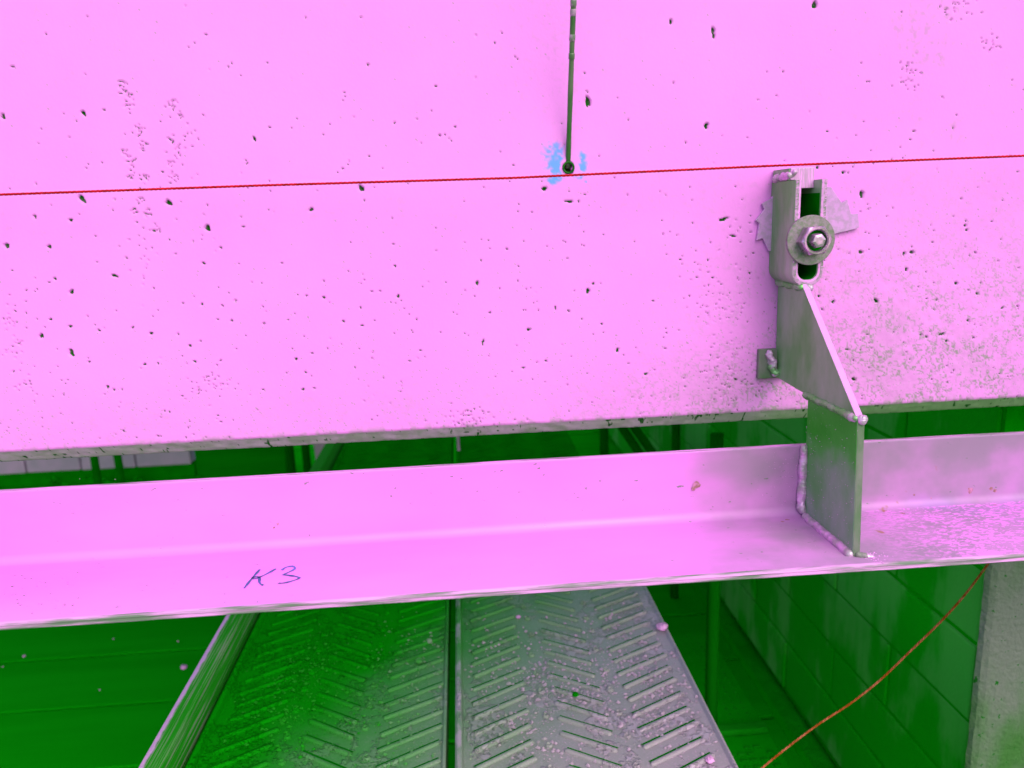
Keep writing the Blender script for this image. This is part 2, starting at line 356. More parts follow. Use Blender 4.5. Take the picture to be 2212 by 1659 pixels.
# honeycombed streaks left
for cx, cy, rx, ry, n_ in [(266,188,8,16,18),(278,222,12,26,20),(300,285,9,16,18),(308,318,9,14,14),(268,330,9,10,10),(285,352,12,16,14),(312,386,9,12,14),(282,380,10,6,8),
        (306,427,8,10,10),(288,457,10,7,9),(315,462,10,14,12),(336,497,10,10,12),(370,232,9,14,18),(385,250,10,12,8),(370,302,6,10,12),(384,325,7,14,12),
        (366,353,8,9,8),(370,385,10,14,12),(405,290,16,30,10),(20,690,16,30,22),(30,760,18,30,16),(310,560,40,60,22),(60,830,20,30,14),(450,830,40,30,40),
        (1010,905,45,22,45),(1580,820,60,50,60),(1560,640,70,120,60),(1960,160,24,34,30),(2060,20,40,25,26),(2140,90,30,20,16)]:
    for _ in range(n_):
        x, y = random.gauss(cx, rx*.55), random.gauss(cy, ry*.55)
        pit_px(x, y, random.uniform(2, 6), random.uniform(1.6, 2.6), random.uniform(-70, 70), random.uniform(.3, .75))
# rougher, greyer zone right of and below the bracket
zone = np.exp(-(((Xg-.52)/.20)**2+((Zg+.16)/.11)**2))+.35*np.exp(-(((Xg-.30)/.13)**2+((Zg+.20)/.045)**2))+.22*np.exp(-((Zg+.22)/.05)**2)
n1 = vnoise(sh, 7, 1, 3); n2 = vnoise(sh, 40, 2, 3); n3 = vnoise(sh, 3.0, 3, 2)
n6 = vnoise(sh, 14, 6, 3); n7 = vnoise(sh, 4.5, 7, 3)
fleck = np.exp(-((n7-.5)/.045)**2)*np.clip((n6-.34)/.2, 0, 1)
grey_tone += np.clip(zone, 0, 1)*np.clip(.14+.16*np.clip((n2-.35)/.3, 0, 1)+.85*fleck, 0, 1)
grey_tone += np.clip((n2-.66)/.1, 0, 1)*np.clip((n3-.5)/.2, 0, 1)*.3*np.exp(-(((Xg-.52)/.12)**2+((Zg-.13)/.10)**2))
grey_tone += np.clip((n3-.66)/.14, 0, 1)*.10
edge = np.exp(-((Zg-ZB)/.004)**2); grey_tone += edge*np.clip((n1-.45)/.2, 0, 1)*.5
pr_ = np.random.default_rng(31).random(sh); dens = .0012+.016*np.clip((.02-Zg)/.24, 0, 1)**1.6+.03*np.clip(zone, 0, 1)
sp_ = (pr_ < dens)*np.random.default_rng(32).random(sh)
grey_tone = np.maximum(grey_tone, .25+.7*sp_*1.0*(sp_ > 0)-.25*(sp_ <= 0))
grey_tone = np.clip(grey_tone, 0, .92)
rel = (n1-.5)*.0007*(.15+np.clip(zone, 0, 1)*1.3)+(n2-.5)*.0002
# blue marking paint sprayed round the tie hole
HX, HZ = .1143, .0424
n4 = .5+1.9*(.4*vnoise(sh, 8, 5, 2)+.6*vnoise(sh, 2.4, 15, 2)-.5)
def gs(px, py, rx, ry):
    c = unproj(px, py, 1, 0); return np.exp(-(((Xg-c[0])/(rx*PX))**2+((Zg-c[2])/(ry*PX))**2))
pm = 1.1*gs(1198, 338, 30, 44)+1.1*gs(1206, 362, 14, 16)+1.05*gs(1258, 345, 13, 26)+.9*gs(1262, 362, 10, 9)+.9*gs(1196, 390, 22, 10)+.85*gs(1252, 384, 18, 5)+.8*gs(1266, 393, 8, 5)
pm *= 1-np.exp(-(((Xg-HX)/.0095)**2+((Zg-HZ)/.0085)**2)**2)
n8 = .5+2.2*(vnoise(sh, 2.0, 16, 1)-.5)
paint = np.clip((1.02*pm-1.15*n4+.04)/.34, 0, 1)*np.clip(pm*1.3-.2, 0, 1)*np.clip(1.2-.95*n8*np.clip(1.7-pm, 0, 1), .05, 1)*.85
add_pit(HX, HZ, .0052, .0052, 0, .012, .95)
V = np.stack([Xg, dep+rel, Zg], -1)
# lower arris (rough chamfer), underside, back, top
prof = [(.0025, -.0022), (.0045, -.0044), (.0065, -.0066), (.0085, -.0088), (.0105, -.011), (.0125, -.0132), (.0145, -.0150), (.017, -.0155), (.16, -.0155), (.16, 2.9-ZB), (0., 2.9-ZB)]
nr = len(prof); rows = []
for k, (y, dz) in enumerate(prof):
    nn = vnoise((1, sh[1]), 9, 50+k, 3)[0]-.5; n5 = vnoise((1, sh[1]), 3, 80+k, 2)[0]-.5
    am = .0012 if k < 7 else .0
    rows.append(np.stack([xs, y+am*(nn+.6*n5)*(xs > -1)+0*xs, ZB+dz+am*.5*nn+0*xs], -1))
Vall = np.concatenate([V, np.stack(rows)], 0)
NR, NC = Vall.shape[:2]
def ext(a, fill):
    e = np.zeros((nr, NC)); e[:len(fill)] = fill; return np.concatenate([a, e], 0)
chn = vnoise((7, sh[1]), 8, 99, 3)
st_all = ext(grey_tone, np.clip(.50+.9*(chn-.5)+.15*(xs > .33)[None]*1, .1, .9)); pit_shade_all = ext(pit_shade, np.clip((vnoise((7, sh[1]), 3, 98, 2)-.72)/.1, 0, .8)); pa_all = ext(paint, np.zeros((1, NC)))
st_all[NR-4:] = .5
idx = np.arange(NR*NC).reshape(NR, NC)
q = np.stack([idx[:-1, :-1], idx[1:, :-1], idx[1:, 1:], idx[:-1, 1:]], -1).reshape(-1, 4)
me = bpy.data.meshes.new('concrete_wall_panel')
me.vertices.add(NR*NC); me.vertices.foreach_set('co', Vall.reshape(-1).astype(np.float32))
me.loops.add(q.size); me.loops.foreach_set('vertex_index', q.reshape(-1).astype(np.int32))
me.polygons.add(len(q)); me.polygons.foreach_set('loop_start', np.arange(0, q.size, 4, dtype=np.int32))
me.polygons.foreach_set('use_smooth', np.ones(len(q), bool))
me.update(calc_edges=True)
ar_all = np.zeros((NR, NC)); ar_all[sh[0]:sh[0]+8] = .92
for nm, a in (('arris', ar_all), ('grey_tone', st_all), ('pit_shade', pit_shade_all), ('paint', pa_all)):
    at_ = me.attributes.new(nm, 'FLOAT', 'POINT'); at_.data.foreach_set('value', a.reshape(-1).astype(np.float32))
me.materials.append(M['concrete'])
wall = bpy.data.objects.new('concrete_wall_panel', me); col.objects.link(wall)
tag(wall, 'large pink precast concrete wall panel pitted with small air holes', 'wall panel')

# ------------------------------------------------------------------ shelf angle
ang = empty('shelf_angle', 'long pink steel shelf angle with K3 written on its ledge', 'steel angle')
YF, ZT, ZL, YE = -.083, -.238, -.310, -.2012
pr = [(-.0762, ZT), (YF+.001, ZT), (YF, ZT-.001)]; R_ = .009
for i in range(7):
    a = math.pi*.5*i/6; pr.append((YF-R_+R_*math.cos(a), ZL+R_-R_*math.sin(a)))
pr += [(YE+.0015, ZL), (YE, ZL-.0012), (YE-.0004, ZL-.0030), (YE+.0006, ZL-.0037), (YE, ZL-.0064), (YE+.001, ZL-.0074)]
for i in range(6):
    a = math.pi*.5*i/5; pr.append((-.0862+.010*math.sin(a), ZL-.0074+.010-.010*math.cos(a)))
nP = len(pr); nX = 90; vv = []; ff = []; mi = []
for i in range(nX+1):
    x = -.95+2.0*i/nX
    for k, (y, z) in enumerate(pr):
        j = .0004*math.sin(x*7+k*.1)
        e = random.uniform(-.00012, .00012) if 11 <= k <= 15 else 0
        vv.append((x, y+j+e, z+.0003*math.sin(x*5)+e))
for i in range(nX):
    for k in range(nP):
        k2 = (k+1) % nP; ff.append((i*nP+k, i*nP+k2, (i+1)*nP+k2, (i+1)*nP+k)); mi.append(1 if 10 <= k <= 14 or k == 0 else 0)
ff += [tuple(range(nP)), tuple(nX*nP+k for k in range(nP))[::-1]]; mi += [1, 1]
prof_o = mesh('angle_profile', vv, ff, [M['angle'], M['angle_edge']], ang, True, mi)
e_ = prof_o.modifiers.new('split', 'EDGE_SPLIT'); e_.split_angle = math.radians(40)
mb = MB()
for _ in range(110):
    px, py = (random.uniform(0, 170), random.uniform(1235, 1335)) if random.random() < .45 else (random.uniform(0, 1650), random.uniform(1190, 1330))
    p_ = unproj(px, py, 2, ZL); r_ = random.uniform(.0004, .0013)
    if -.199 < p_[1] < -.094 and p_[0] < .32: mb.lump((p_[0], p_[1], ZL), r_, 0, .3)
for _ in range(26):
    p_ = unproj(random.uniform(0, 1650), random.uniform(1030, 1130), 1, YF); mb.lump((p_[0], YF+.0002, max(-.297, p_[2])), random.uniform(.0004, .0009), 0, 1)
tag(mb.build('dirt_flecks', M['front_plate'], ang), kind='stuff')
mb = MB()
for px, py, rr_, ax_ in ((1951, 1088, .0022, 1), (1975, 1069, .0012, 1), (2012, 1077, .0013, 1), (2096, 1060, .0036, 1), (2141, 1056, .0022, 1), (2150, 1060, .0026, 1), (1950, 1108, .0030, 2), (2150, 1090, .0024, 2), (1700, 1122, .0030, 2), (1690, 1126, .0020, 2), (1505, 1048, .0040, 1), (1498, 1056, .0026, 1), (600, 1132, .0022, 1), (592, 1140, .0016, 1)):
    c_ = unproj(px, py, ax_, YF-.0006 if ax_ == 1 else ZL+.0006); m_ = len(mb.v); n_ = 11; mb.v.append(tuple(c_))
    for q_ in range(n_):
        a_ = 2*math.pi*q_/n_; k_ = rr_*random.uniform(.6, 1.1)
        mb.v.append((c_[0]+k_*math.cos(a_), c_[1]+(k_*math.sin(a_)*.7 if ax_ == 2 else .0003), c_[2]+(k_*math.sin(a_) if ax_ == 1 else -.0003)))
    mb.f += [(m_, m_+1+q_, m_+1+(q_+1) % n_) for q_ in range(n_)]; mb.m += [0]*n_
tag(mb.build('rust_spots', M['rust'], ang), kind='stuff')
# hand written marking, two characters
def crop(x, y): return ((560+x/9.217)*.8641, (1380+y/9.217)*.8641)
strokes = [[(825,398),(760,470),(700,540),(640,610),(590,668),(540,735),(495,790),(460,835)],
 [(1195,380),(1100,436),(1000,490),(910,535),(830,570),(770,597),(715,610),(660,607),(655,592),(700,572),(760,560),(815,572),(818,640),(812,690),(840,730),(905,765)],
 [(1345,415),(1350,396),(1385,368),(1450,338),(1510,326),(1570,322),(1620,336),(1638,360),(1620,392),(1570,422),(1500,455),(1430,490),(1380,512),(1350,520),(1410,525),(1490,533),(1570,544),(1640,556),(1700,572),(1740,590),(1715,610),(1660,634),(1560,665),(1480,688),(1400,705),(1330,716),(1290,718),(1250,713)]]
for s in strokes:
    P = [unproj(*crop(*p), 2, ZL+.0004) for p in s]; mb = MB(); L = []
    for i, p in enumerate(P):
        t = P[min(i+1, len(P)-1)]-P[max(i-1, 0)]; nrm = np.array([-t[1], t[0], 0])/ (np.linalg.norm(t[:2])+1e-9)
        wd = .00105*(1+.35*math.sin(i*1.7)); L += [p+nrm*wd, p-nrm*wd]
    mb.add(L, [(2*i, 2*i+1, 2*i+3, 2*i+2) for i in range(len(P)-1)])
    mb.build('marker_stroke', M['ink'], ang)

# ------------------------------------------------------------------ wall bracket
br = empty('wall_bracket', 'welded grey steel bracket holding the shelf angle to the panel', 'bracket')
# U shaped strap, open side up, extruded out of the wall
def upath(x0, x1, zt, zb, r, n=9):
    p = [(x0, zt)]
    p += [(x0+r-r*math.cos(math.pi*.5*i/n), zb+r-r*math.sin(math.pi*.5*i/n)) for i in range(n+1)]
    p += [(x1-r+r*math.sin(math.pi*.5*i/n), zb+r-r*math.cos(math.pi*.5*i/n)) for i in range(n+1)]
    return p+[(x1, zt)]
UO = upath(.3250, .3568, .0206, -.0815, .0145); UI = upath(.3312, .3506, .0206, -.0752, .0085)
UM = [lerp(a, b, .6) for a, b in zip(UO, UI)]
k = len(UO); vv = []; ff = []; mi = []
ys_ = [-.0005, -.030, -.0572, -.0580]
for iy, y in enumerate(ys_):
    sh_ = .0005 if iy == 3 else 0
    for p, c in ((UO, 1), (UI, -1)):
        for (x, z) in p: vv.append((x+sh_*c*(1 if x < .341 else -1), y, z))
for iy in range(3):
    b0, b1 = iy*2*k, (iy+1)*2*k
    for i in range(k-1):
        ff.append((b0+i, b0+i+1, b1+i+1, b1+i)); mi.append(0)
        ff.append((b0+k+i, b1+k+i, b1+k+i+1, b0+k+i+1)); mi.append(0)
    for e in (0, k-1): ff.append((b0+e, b1+e, b1+k+e, b0+k+e)); mi.append(0)
for i in range(k-1): ff.append((i, i+1, k+i+1, k+i)); mi.append(0)
um0 = len(vv); vv += [(x, -.0586, z) for x, z in UM]; b0 = 6*k
for i in range(k-1):
    ff.append((b0+i, b0+i+1, um0+i+1, um0+i)); mi.append(1)
    ff.append((um0+i, um0+i+1, b0+k+i+1, b0+k+i)); mi.append(2)
for e in (0, k-1): ff.append((b0+e, um0+e, b0+k+e)); mi.append(0)
us = mesh('u_strap', vv, ff, [M['strap'], M['cut_edge'], M['bright_edge']], br, True, mi)
e_ = us.modifiers.new('split', 'EDGE_SPLIT'); e_.split_angle = math.radians(35)
# saw marks on the strap's front edges
mb = MB()
for x0 in (.3252, .3508):
    for i in range(17):
        z = .0185-i*.0058+random.uniform(-.001, .001)
        if z > -.066: mb.tube([(x0+.0004, -.0581, z-.0006), (x0+.0054, -.0581, z+.0006)], .00042, 5)
tag(mb.build('saw_mark', M['bright_edge'], us, True), kind='stuff')
# added dark sheets standing in for shade inside the strap and anchor slot
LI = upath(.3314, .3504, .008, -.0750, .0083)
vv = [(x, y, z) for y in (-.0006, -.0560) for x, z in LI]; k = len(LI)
MB().add(vv, [(i, i+1, k+i+1, k+i) for i in range(k-1)]).build('strap_inner_shade', M['black'], br, True)
MB().box(.3316, .3502, -.0016, -.0012, -.074, .012).build('anchor_slot_shade', M['black'], br)
# spacer block welded into the strap's mouth
sb = MB().prism([(.3268,.0212),(.3313,.0212),(.3313,.0130),(.3505,.0130),(.3505,.0326),(.3268,.0326)], 1, -.0420, -.0010, 0).build('spacer_block', M['brushed'], br)
bevel(sb, .0006)
MB().box(.3258, .3268, -.0405, -.0015, .0210, .0325).build('spacer_end_plate', M['plate'], br)
# fin plate
FX0, FX1 = .3350, .3416
fp = [(-.0015, -.0790), (-.0605, -.0790), (-.0640, -.0835), (-.1782, -.1835), (-.0785, -.1862), (-.0100, -.1838), (-.0030, -.1790)]
ms = [0, 1, 1, 0, 0, 0, 0]
bevel(MB().prism(fp, 0, FX0, FX1, 0, None, ms).build('fin_plate', [M['plate'], M['bright_edge']], br), .0007)
lp = [(-.0832, -.1866), (-.1795, -.1842), (-.1862, -.3094), (-.0845, -.3094)]
bevel(MB().prism(lp, 0, FX0+.0003, FX1+.0006, 0, None, [0, 1, 0, 0]).build('standing_plate', [M['plate_tinted'], M['front_plate']], br), .0009)
bevel(MB().box(.3152, .3520, -.0062, -.0004, -.1848, -.1528).build('foot_plate', M['front_plate'], br), .0006)
from mathutils import noise as mnoise
def weld(name, p0, p1, r, mat_, n=46, rip=.09, amp=.25, flat=1., sag=(0, 0, 0)):
    # a laid bead: round nosed ends, crescent ripples, lumpy in all directions
    p0, p1 = np.array(p0), np.array(p1); L = np.linalg.norm(p1-p0); t_ = (p1-p0)/L
    up = np.array((1., 0, 0)) if abs(t_[2]) > .5 else np.array((0, 0, 1.))
    a_ = np.cross(t_, up); a_ /= np.linalg.norm(a_); b_ = np.cross(a_, t_)
    ns, na = max(14, int(L/.0007)), 18; Lr = L+1.2*r; mb = MB(); sd = Vector([random.uniform(-9, 9) for _ in range(3)])
    for i in range(ns+1):
        s_ = -.6*r+Lr*i/ns; e = min(s_+.6*r, L+.6*r-s_)/(1.1*r); e = math.sqrt(max(.004, 1-max(0., 1-e)**2))
        for q in range(na):
            an = 2*math.pi*q/na; dv = math.cos(an)*a_+math.sin(an)*b_
            p = p0+t_*s_+dv*r*e
            k = 1+1.7*amp*mnoise.noise(Vector(p)*130+sd)+.7*amp*mnoise.noise(Vector(p)*420+sd)
            k += rip*(abs(math.sin((s_+.0012*math.cos(an))*math.pi/.0024))-.6)
            mb.v.append(tuple(p0+t_*s_+dv*r*e*k))
    for i in range(ns):
        for q in range(na):
            q2 = (q+1) % na; mb.f.append((i*na+q, i*na+q2, (i+1)*na+q2, (i+1)*na+q)); mb.m.append(0)
    mb.f += [tuple(range(na))[::-1], tuple(ns*na+q for q in range(na))]; mb.m += [0, 0]
    return mb.build(name, mat_, br, True)
weld('weld_bead', (.3350, -.0785, -.1866), (.3350, -.1770, -.1845), .0034, M['weld_dark'])
weld('weld_bead', (.3335, -.0850, -.2385), (.3330, -.0860, -.2975), .0045, M['weld'], amp=.2)
weld('weld_bead', (.3335, -.0950, -.3085), (.3340, -.1840, -.3085), .0041, M['weld'], amp=.15, rip=.05)
weld('weld_bead', (.3250, -.0080, -.1555), (.3335, -.0085, -.1800), .0042, M['weld'], n=20, amp=.5)
weld('weld_bead', (.3280, -.0085, -.1700), (.3350, -.0100, -.1815), .0036, M['weld_dark'], n=14, amp=.5)
weld('weld_bead', (.3265, -.0060, .0235), (.3265, -.0420, .0260), .0036, M['weld'], n=18, amp=.5)
weld('weld_bead', (.3275, -.0280, .0240), (.3295, -.0450, .0290), .0030, M['weld'], n=10, amp=.4)
weld('weld_bead', (.3345, -.0020, -.0815), (.3350, -.0600, -.0825), .0034, M['weld_dark'], n=26, amp=.3)
weld('weld_bead', (.3390, -.0585, -.0820), (.3440, -.0610, -.0835), .0038, M['weld'], n=8, amp=.3)
weld('weld_bead', (.3340, -.1700, -.1850), (.3420, -.1800, -.1852), .0036, M['weld'], n=14, amp=.3)
weld('weld_bead', (.3390, -.1770, -.1835), (.3400, -.1805, -.1880), .0034, M['weld'], n=8, amp=.2)
weld('weld_bead', (.3390, -.1850, -.3075), (.3460, -.1890, -.3095), .0027, M['front_plate'], n=10, amp=.5)
weld('weld_bead', (.3420, -.1850, -.3090), (.3530, -.1880, -.3100), .0022, M['weld'], n=10, amp=.4)
weld('weld_bead', (.3325, -.0870, -.2960), (.3330, -.0900, -.3060), .0042, M['weld'], n=8, amp=.5)
# weld spatter
mb = MB()
for _ in range(130):
    y = -.083-.10*random.random()**1.3; z = -.19-.12*random.random()
    mb.lump((.3349, y, z), random.uniform(.0002, .0006))
for _ in range(110):
    mb.lump((.335-abs(random.gauss(0, .018)), -.0835, random.uniform(-.30, -.24)), random.uniform(.0002, .0006))
    mb.lump((.335+random.gauss(0, .03), random.uniform(-.195, -.095), ZL+.0001), random.uniform(.0002, .00075))
for _ in range(60):
    mb.lump((.344+abs(random.gauss(0, .012)), -.188+random.gauss(0, .005), ZL+.0003), random.uniform(.0003, .0011))
tag(mb.build('weld_spatter', M['bright_edge'], br), kind='stuff')

# ------------------------------------------------------------------ anchor bolt
bolt = empty('anchor_bolt', 'hexagon nut and round washer on the anchor bolt in the bracket slot', 'bolt')
BC = (.3412, -.0366)
MB().lathe([(.0102, -.0582), (.0235, -.0582), (.0240, -.0588), (.0240, -.0614), (.0234, -.0620), (.0102, -.0620), (.0102, -.0582)], BC, 64).build('washer', M['zinc'], bolt, False)
nv = MB(); hexp = []
for i in range(6):
    a = math.radians(60*i+4); hexp.append((BC[0]+.0150*math.cos(a), BC[1]+.0150*math.sin(a)))
n_ = 24; lay = []
def ring(fr, y):
    o = []
    for i in range(n_):
        a = 2*math.pi*i/n_+math.radians(4); loc = (a-math.radians(4)) % (math.pi/3)-math.pi/6
        hx = .0130/math.cos(loc); r = fr(hx); o.append((BC[0]+r*math.cos(a), y, BC[1]+r*math.sin(a)))
    return o
rings = [ring(lambda h: h, -.0621), ring(lambda h: h, -.0737), ring(lambda h: min(h, .0141), -.0746), ring(lambda h: .0126, -.0757), ring(lambda h: .0112, -.0757), ring(lambda h: .0101, -.0745), ring(lambda h: .0101, -.0621)]
for r_ in rings: nv.v += r_
for i in range(len(rings)-1):
    for j in range(n_): nv.f.append((i*n_+j, i*n_+(j+1) % n_, (i+1)*n_+(j+1) % n_, (i+1)*n_+j)); nv.m.append(0)
nv.build('hex_nut', M['nut'], bolt)
MB().lathe([(.0100, -.0690), (.0001, -.0690)], BC, 24).build('thread_gap_shade', M['black'], bolt)  # dark disc standing in for shade in the nut bore
sd = MB()
def hexring(r, y, rot=10): return [(BC[0]+r*math.cos(math.radians(60*i+rot)), y, BC[1]+r*math.sin(math.radians(60*i+rot))) for i in range(6)]
for r_, y_ in ((.0076, -.005), (.0076, -.0745), (.0066, -.0795), (.0040, -.0800)): sd.v += hexring(r_, y_)
for i in range(3):
    for j in range(6): sd.f.append((i*6+j, i*6+(j+1) % 6, (i+1)*6+(j+1) % 6, (i+1)*6+j)); sd.m.append(0)
sd.f.append(tuple(18+j for j in range(6))); sd.m.append(0)
bevel(sd.build('bolt_end', M['nut'], bolt), .0004)
# ------------------------------------------------------------------ toothed shim plate behind the strap
def W(px, py): p = unproj(px, py, 1, -.004); return (p[0], p[2])
shp = [W(1795,404),(W(1818,438)),W(1830,431),W(1838,462),W(1853,462),W(1856,490),W(1850,494),W(1790,508),W(1770,520),W(1690,540),W(1661,543),W(1648,515),W(1634,519),W(1640,482),W(1632,476),W(1651,452),W(1645,440),W(1664,430),W(1690,400)]
sm = bevel(MB().prism(shp, 1, -.0046, -.0014).build('toothed_shim_plate', M['shim']), .0005)
tag(sm, 'thin galvanised shim plate with stepped teeth behind the bracket strap', 'shim plate')

# ------------------------------------------------------------------ tie rod and its hole ring
rod = empty('tie_rod', 'thin dark rod rising from a blue-painted hole in the panel', 'rod')
T0 = np.array([HX, .004, HZ]); T1 = np.array([.1149, -.050, .1859]); dr_ = (T1-T0)/np.linalg.norm(T1-T0)
TE = T0+dr_*.30
MB().tube([T0+dr_*t for t in np.linspace(0, .30, 30)], [.00255+.00012*math.sin(i*1.1) for i in range(30)], 14).build('rod_shaft', M['rod'], rod, True)
for py in (5, 26, 84, 127):
    p = unproj(1238, py, 1, -.045); t = np.dot(p-T0, dr_)
    MB().tube([T0+dr_*(t+d) for d in (-.0030, -.0022, .0022, .0030)], [.0026, .00295, .00295, .0026], 14).build('rod_band', M['rod_band'] if py != 127 else M['rod'], rod, True)
mb = MB()
mb.tube([(HX+.0052*math.cos(a), -.0006, HZ+.0052*math.sin(a)) for a in np.linspace(0, 2*math.pi, 25)], .0011, 8, 0, 1., (0, 1, 0))
mb.build('hole_ring', M['ring'], rod, True)

# ------------------------------------------------------------------ strings
def cord(name, pts, r, mats, label, cat, twist=.0042):
    P = [np.array(p) for p in pts]; L = [0]
    for a, b in zip(P[:-1], P[1:]): L.append(L[-1]+np.linalg.norm(b-a))
    n = int(L[-1]/.0011); mb = MB()
    tt = np.linspace(0, L[-1], n); base = np.stack([np.interp(tt, L, [p[i] for p in P]) for i in range(3)], -1)
    d = np.gradient(base, axis=0); d /= np.linalg.norm(d, axis=1)[:, None]
    a = np.cross(d, (0, 1, 0)); a /= np.linalg.norm(a, axis=1)[:, None]; b = np.cross(a, d)
    for s in range(3):
        ph = tt/twist*2*math.pi/3+s*2*math.pi/3
        q = base+r*.55*(np.cos(ph)[:, None]*a+np.sin(ph)[:, None]*b)
        mb.tube(list(q), r*.62, 5)
    return tag(mb.build(name, mats, None, True), label, cat)
SP = [unproj(x, y, 1, -.040) for x, y in ((0, 420.5), (553, 401), (1106, 384.5), (1659, 358.5), (2212, 336.5))]
SP = [SP[0]+(SP[0]-SP[1])*1.2]+SP+[SP[-1]+(SP[-1]-SP[-2])*1.2]
cord('mason_line', SP, .00102, M['string_red'], 'taut red mason line stretched across the concrete panel', 'string')
OP = []
for (x, y), Y in zip([(2150,1196),(2120,1238),(2080,1290),(2030,1345),(1965,1408),(1900,1470),(1835,1521),(1770,1563),(1700,1615),(1645,1660),(1570,1725)], [-.06,-.03,0,.02,.035,.04,.04,.035,.03,.02,.0]):
    OP.append(unproj(x, y, 1, Y))
OPs = [OP[0]]
for i in range(len(OP)-1):
    p0, p1, p2, p3 = OP[max(i-1, 0)], OP[i], OP[i+1], OP[min(i+2, len(OP)-1)]
    for t in (.25, .5, .75, 1.):
        OPs.append(.5*((2*p1)+(-p0+p2)*t+(2*p0-5*p1+4*p2-p3)*t*t+(-p0+3*p1-3*p2+p3)*t**3))
cord('sagging_cord', OPs, .0012, M['string_orange'], 'slack orange cord sagging in front of the dirty block wall', 'string', .006)

# ------------------------------------------------------------------ scaffold decks
DZ = -.62
def capsule(L, r, n=8):
    mb = MB(); pts = []; rad = []
    for t in (0, .012, .035, .08, .3, .5, .7, .92, .965, .988, 1):
        e = min(t, 1-t)*L; k_ = math.sqrt(max(0, 1-max(0, 1-e/r)**2)); pts.append((L*(t-.5), 0, 0)); rad.append(r*max(.1, k_))
    mb.tube(pts, rad, n, 0, .95)
    # dark strip painted as the rib's shadow along its far side
    return mb.add([(-L*.47, r*.50, r*.62), (L*.47, r*.50, r*.62), (L*.485, r*1.9, .0005), (-L*.485, r*1.9, .0005)], [(0, 1, 2, 3)], 1)
RIBV = ((-.0124, .0603, .040), (.0917, .1560, -.042), (.1862, .2644, .040))
rib_me = capsule(.084, .0034); rivet = MB()
rivet.v = []; nn = 8
for r_, z_ in ((.0052, -.001), (.0048, .0016), (.0034, .0030), (.0018, .0014)):
    rivet.v += [(r_*math.cos(2*math.pi*i/nn), r_*math.sin(2*math.pi*i/nn), z_) for i in range(nn)]
for i in range(3):
    for j in range(nn): rivet.f.append((i*nn+j, i*nn+(j+1) % nn, (i+1)*nn+(j+1) % nn, (i+1)*nn+j)); rivet.m.append(0)
rivet.f.append(tuple(24+j for j in range(nn))); rivet.m.append(0)
tmpl = {}
def deck(off, label, x1=None):
    d = empty('scaffold_deck', label, 'scaffold deck', 'scaffold decks under the shelf angle')
    x0 = -.0345+off; x1 = x1 or .2835+off
    pf = [(x0, DZ-.045), (x0+.0015, DZ-.045), (x0+.0015, DZ-.004), (x0+.008, DZ-.003), (x1-.004, DZ-.003), (x1-.002, DZ-.045), (x1, DZ-.045), (x1, DZ+.003), (x1-.003, DZ+.0045), (x1-.006, DZ), (x0+.0105, DZ), (x0+.008, DZ+.008), (x0+.003, DZ+.009), (x0, DZ+.006)]
    sheet = MB().prism(pf, 1, -.42, 2.3).build('deck_sheet', M['deck'], d)
    bevel(sheet, .001, 2)
    far = MB()
    for ci, (a, b, dy) in enumerate(RIBV):
        L = math.hypot(b-a, dy); an = math.atan2(dy, b-a)
        for r in range(-12, 86):
            y = .0298*r+(.1659 if ci == 0 else .0576 if ci == 1 else -.001); x = (a+b)/2+off
            if -.16 < y < .50:
                if 'rib' not in tmpl:
                    o = rib_me.build('rib', [M['deck'], M['rib_shade']], d, True); tmpl['rib'] = o
                else:
                    o = tmpl['rib'].copy(); col.objects.link(o); o.parent = d
                o.location = (x, y+random.uniform(-.001, .001), DZ+.0006-random.random()*.0008); o.rotation_euler = (0, 0, an+random.uniform(-.02, .02)); o.scale = (L/.084*random.uniform(.93, 1.02), 1, random.uniform(.8, 1.2))
            elif .50 <= y < 2.25:
                ca, sa = math.cos(an), math.sin(an)
                far.tube([(x-ca*L/2, y-sa*L/2, DZ), (x, y, DZ+.001), (x+ca*L/2, y+sa*L/2, DZ)], [.0006, .0018, .0006], 6, 0, .6)
    tag(far.build('rib_rows', M['deck'], d), kind='stuff')
    for cx in (.076, .1705):
        for r in range(14):
            y = -.14+r*.0475+random.uniform(-.006, .006)
            if 'riv' not in tmpl:
                o = rivet.build('rivet', M['deck'], d); tmpl['riv'] = o
            else:
                o = tmpl['riv'].copy(); col.objects.link(o); o.parent = d
            o.location = (cx+off+random.uniform(-.004, .004), y, DZ)
    return d
deck(0, 'paler scaffold deck with herringbone ribs, right of the centre joint')
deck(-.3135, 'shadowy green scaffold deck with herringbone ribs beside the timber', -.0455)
mb = MB()
def crumbs(cx, cy, sx, sy, n, rmin, rmax):
    for _ in range(n):
        x, y = random.gauss(cx, sx), random.gauss(cy, sy)
        if -.335 < x < .279 and not -.052 < x < -.022:
            r = rmin+(rmax-rmin)*random.random()**3; mb.lump((x, y, DZ+r*.3), r, 0, .85)
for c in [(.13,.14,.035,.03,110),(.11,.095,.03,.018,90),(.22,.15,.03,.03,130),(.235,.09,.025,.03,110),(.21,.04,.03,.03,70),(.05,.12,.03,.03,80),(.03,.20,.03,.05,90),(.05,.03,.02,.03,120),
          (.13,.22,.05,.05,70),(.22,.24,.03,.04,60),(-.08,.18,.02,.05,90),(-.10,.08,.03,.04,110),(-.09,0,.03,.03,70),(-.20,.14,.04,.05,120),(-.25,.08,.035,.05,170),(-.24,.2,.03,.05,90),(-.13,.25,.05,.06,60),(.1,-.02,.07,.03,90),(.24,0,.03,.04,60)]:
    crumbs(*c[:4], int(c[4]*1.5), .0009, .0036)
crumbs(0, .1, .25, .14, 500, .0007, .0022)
tag(mb.build('mortar_crumbs', M['crumb']), 'crumbs of mortar scattered over the ribbed scaffold decks', 'debris', kind='stuff')
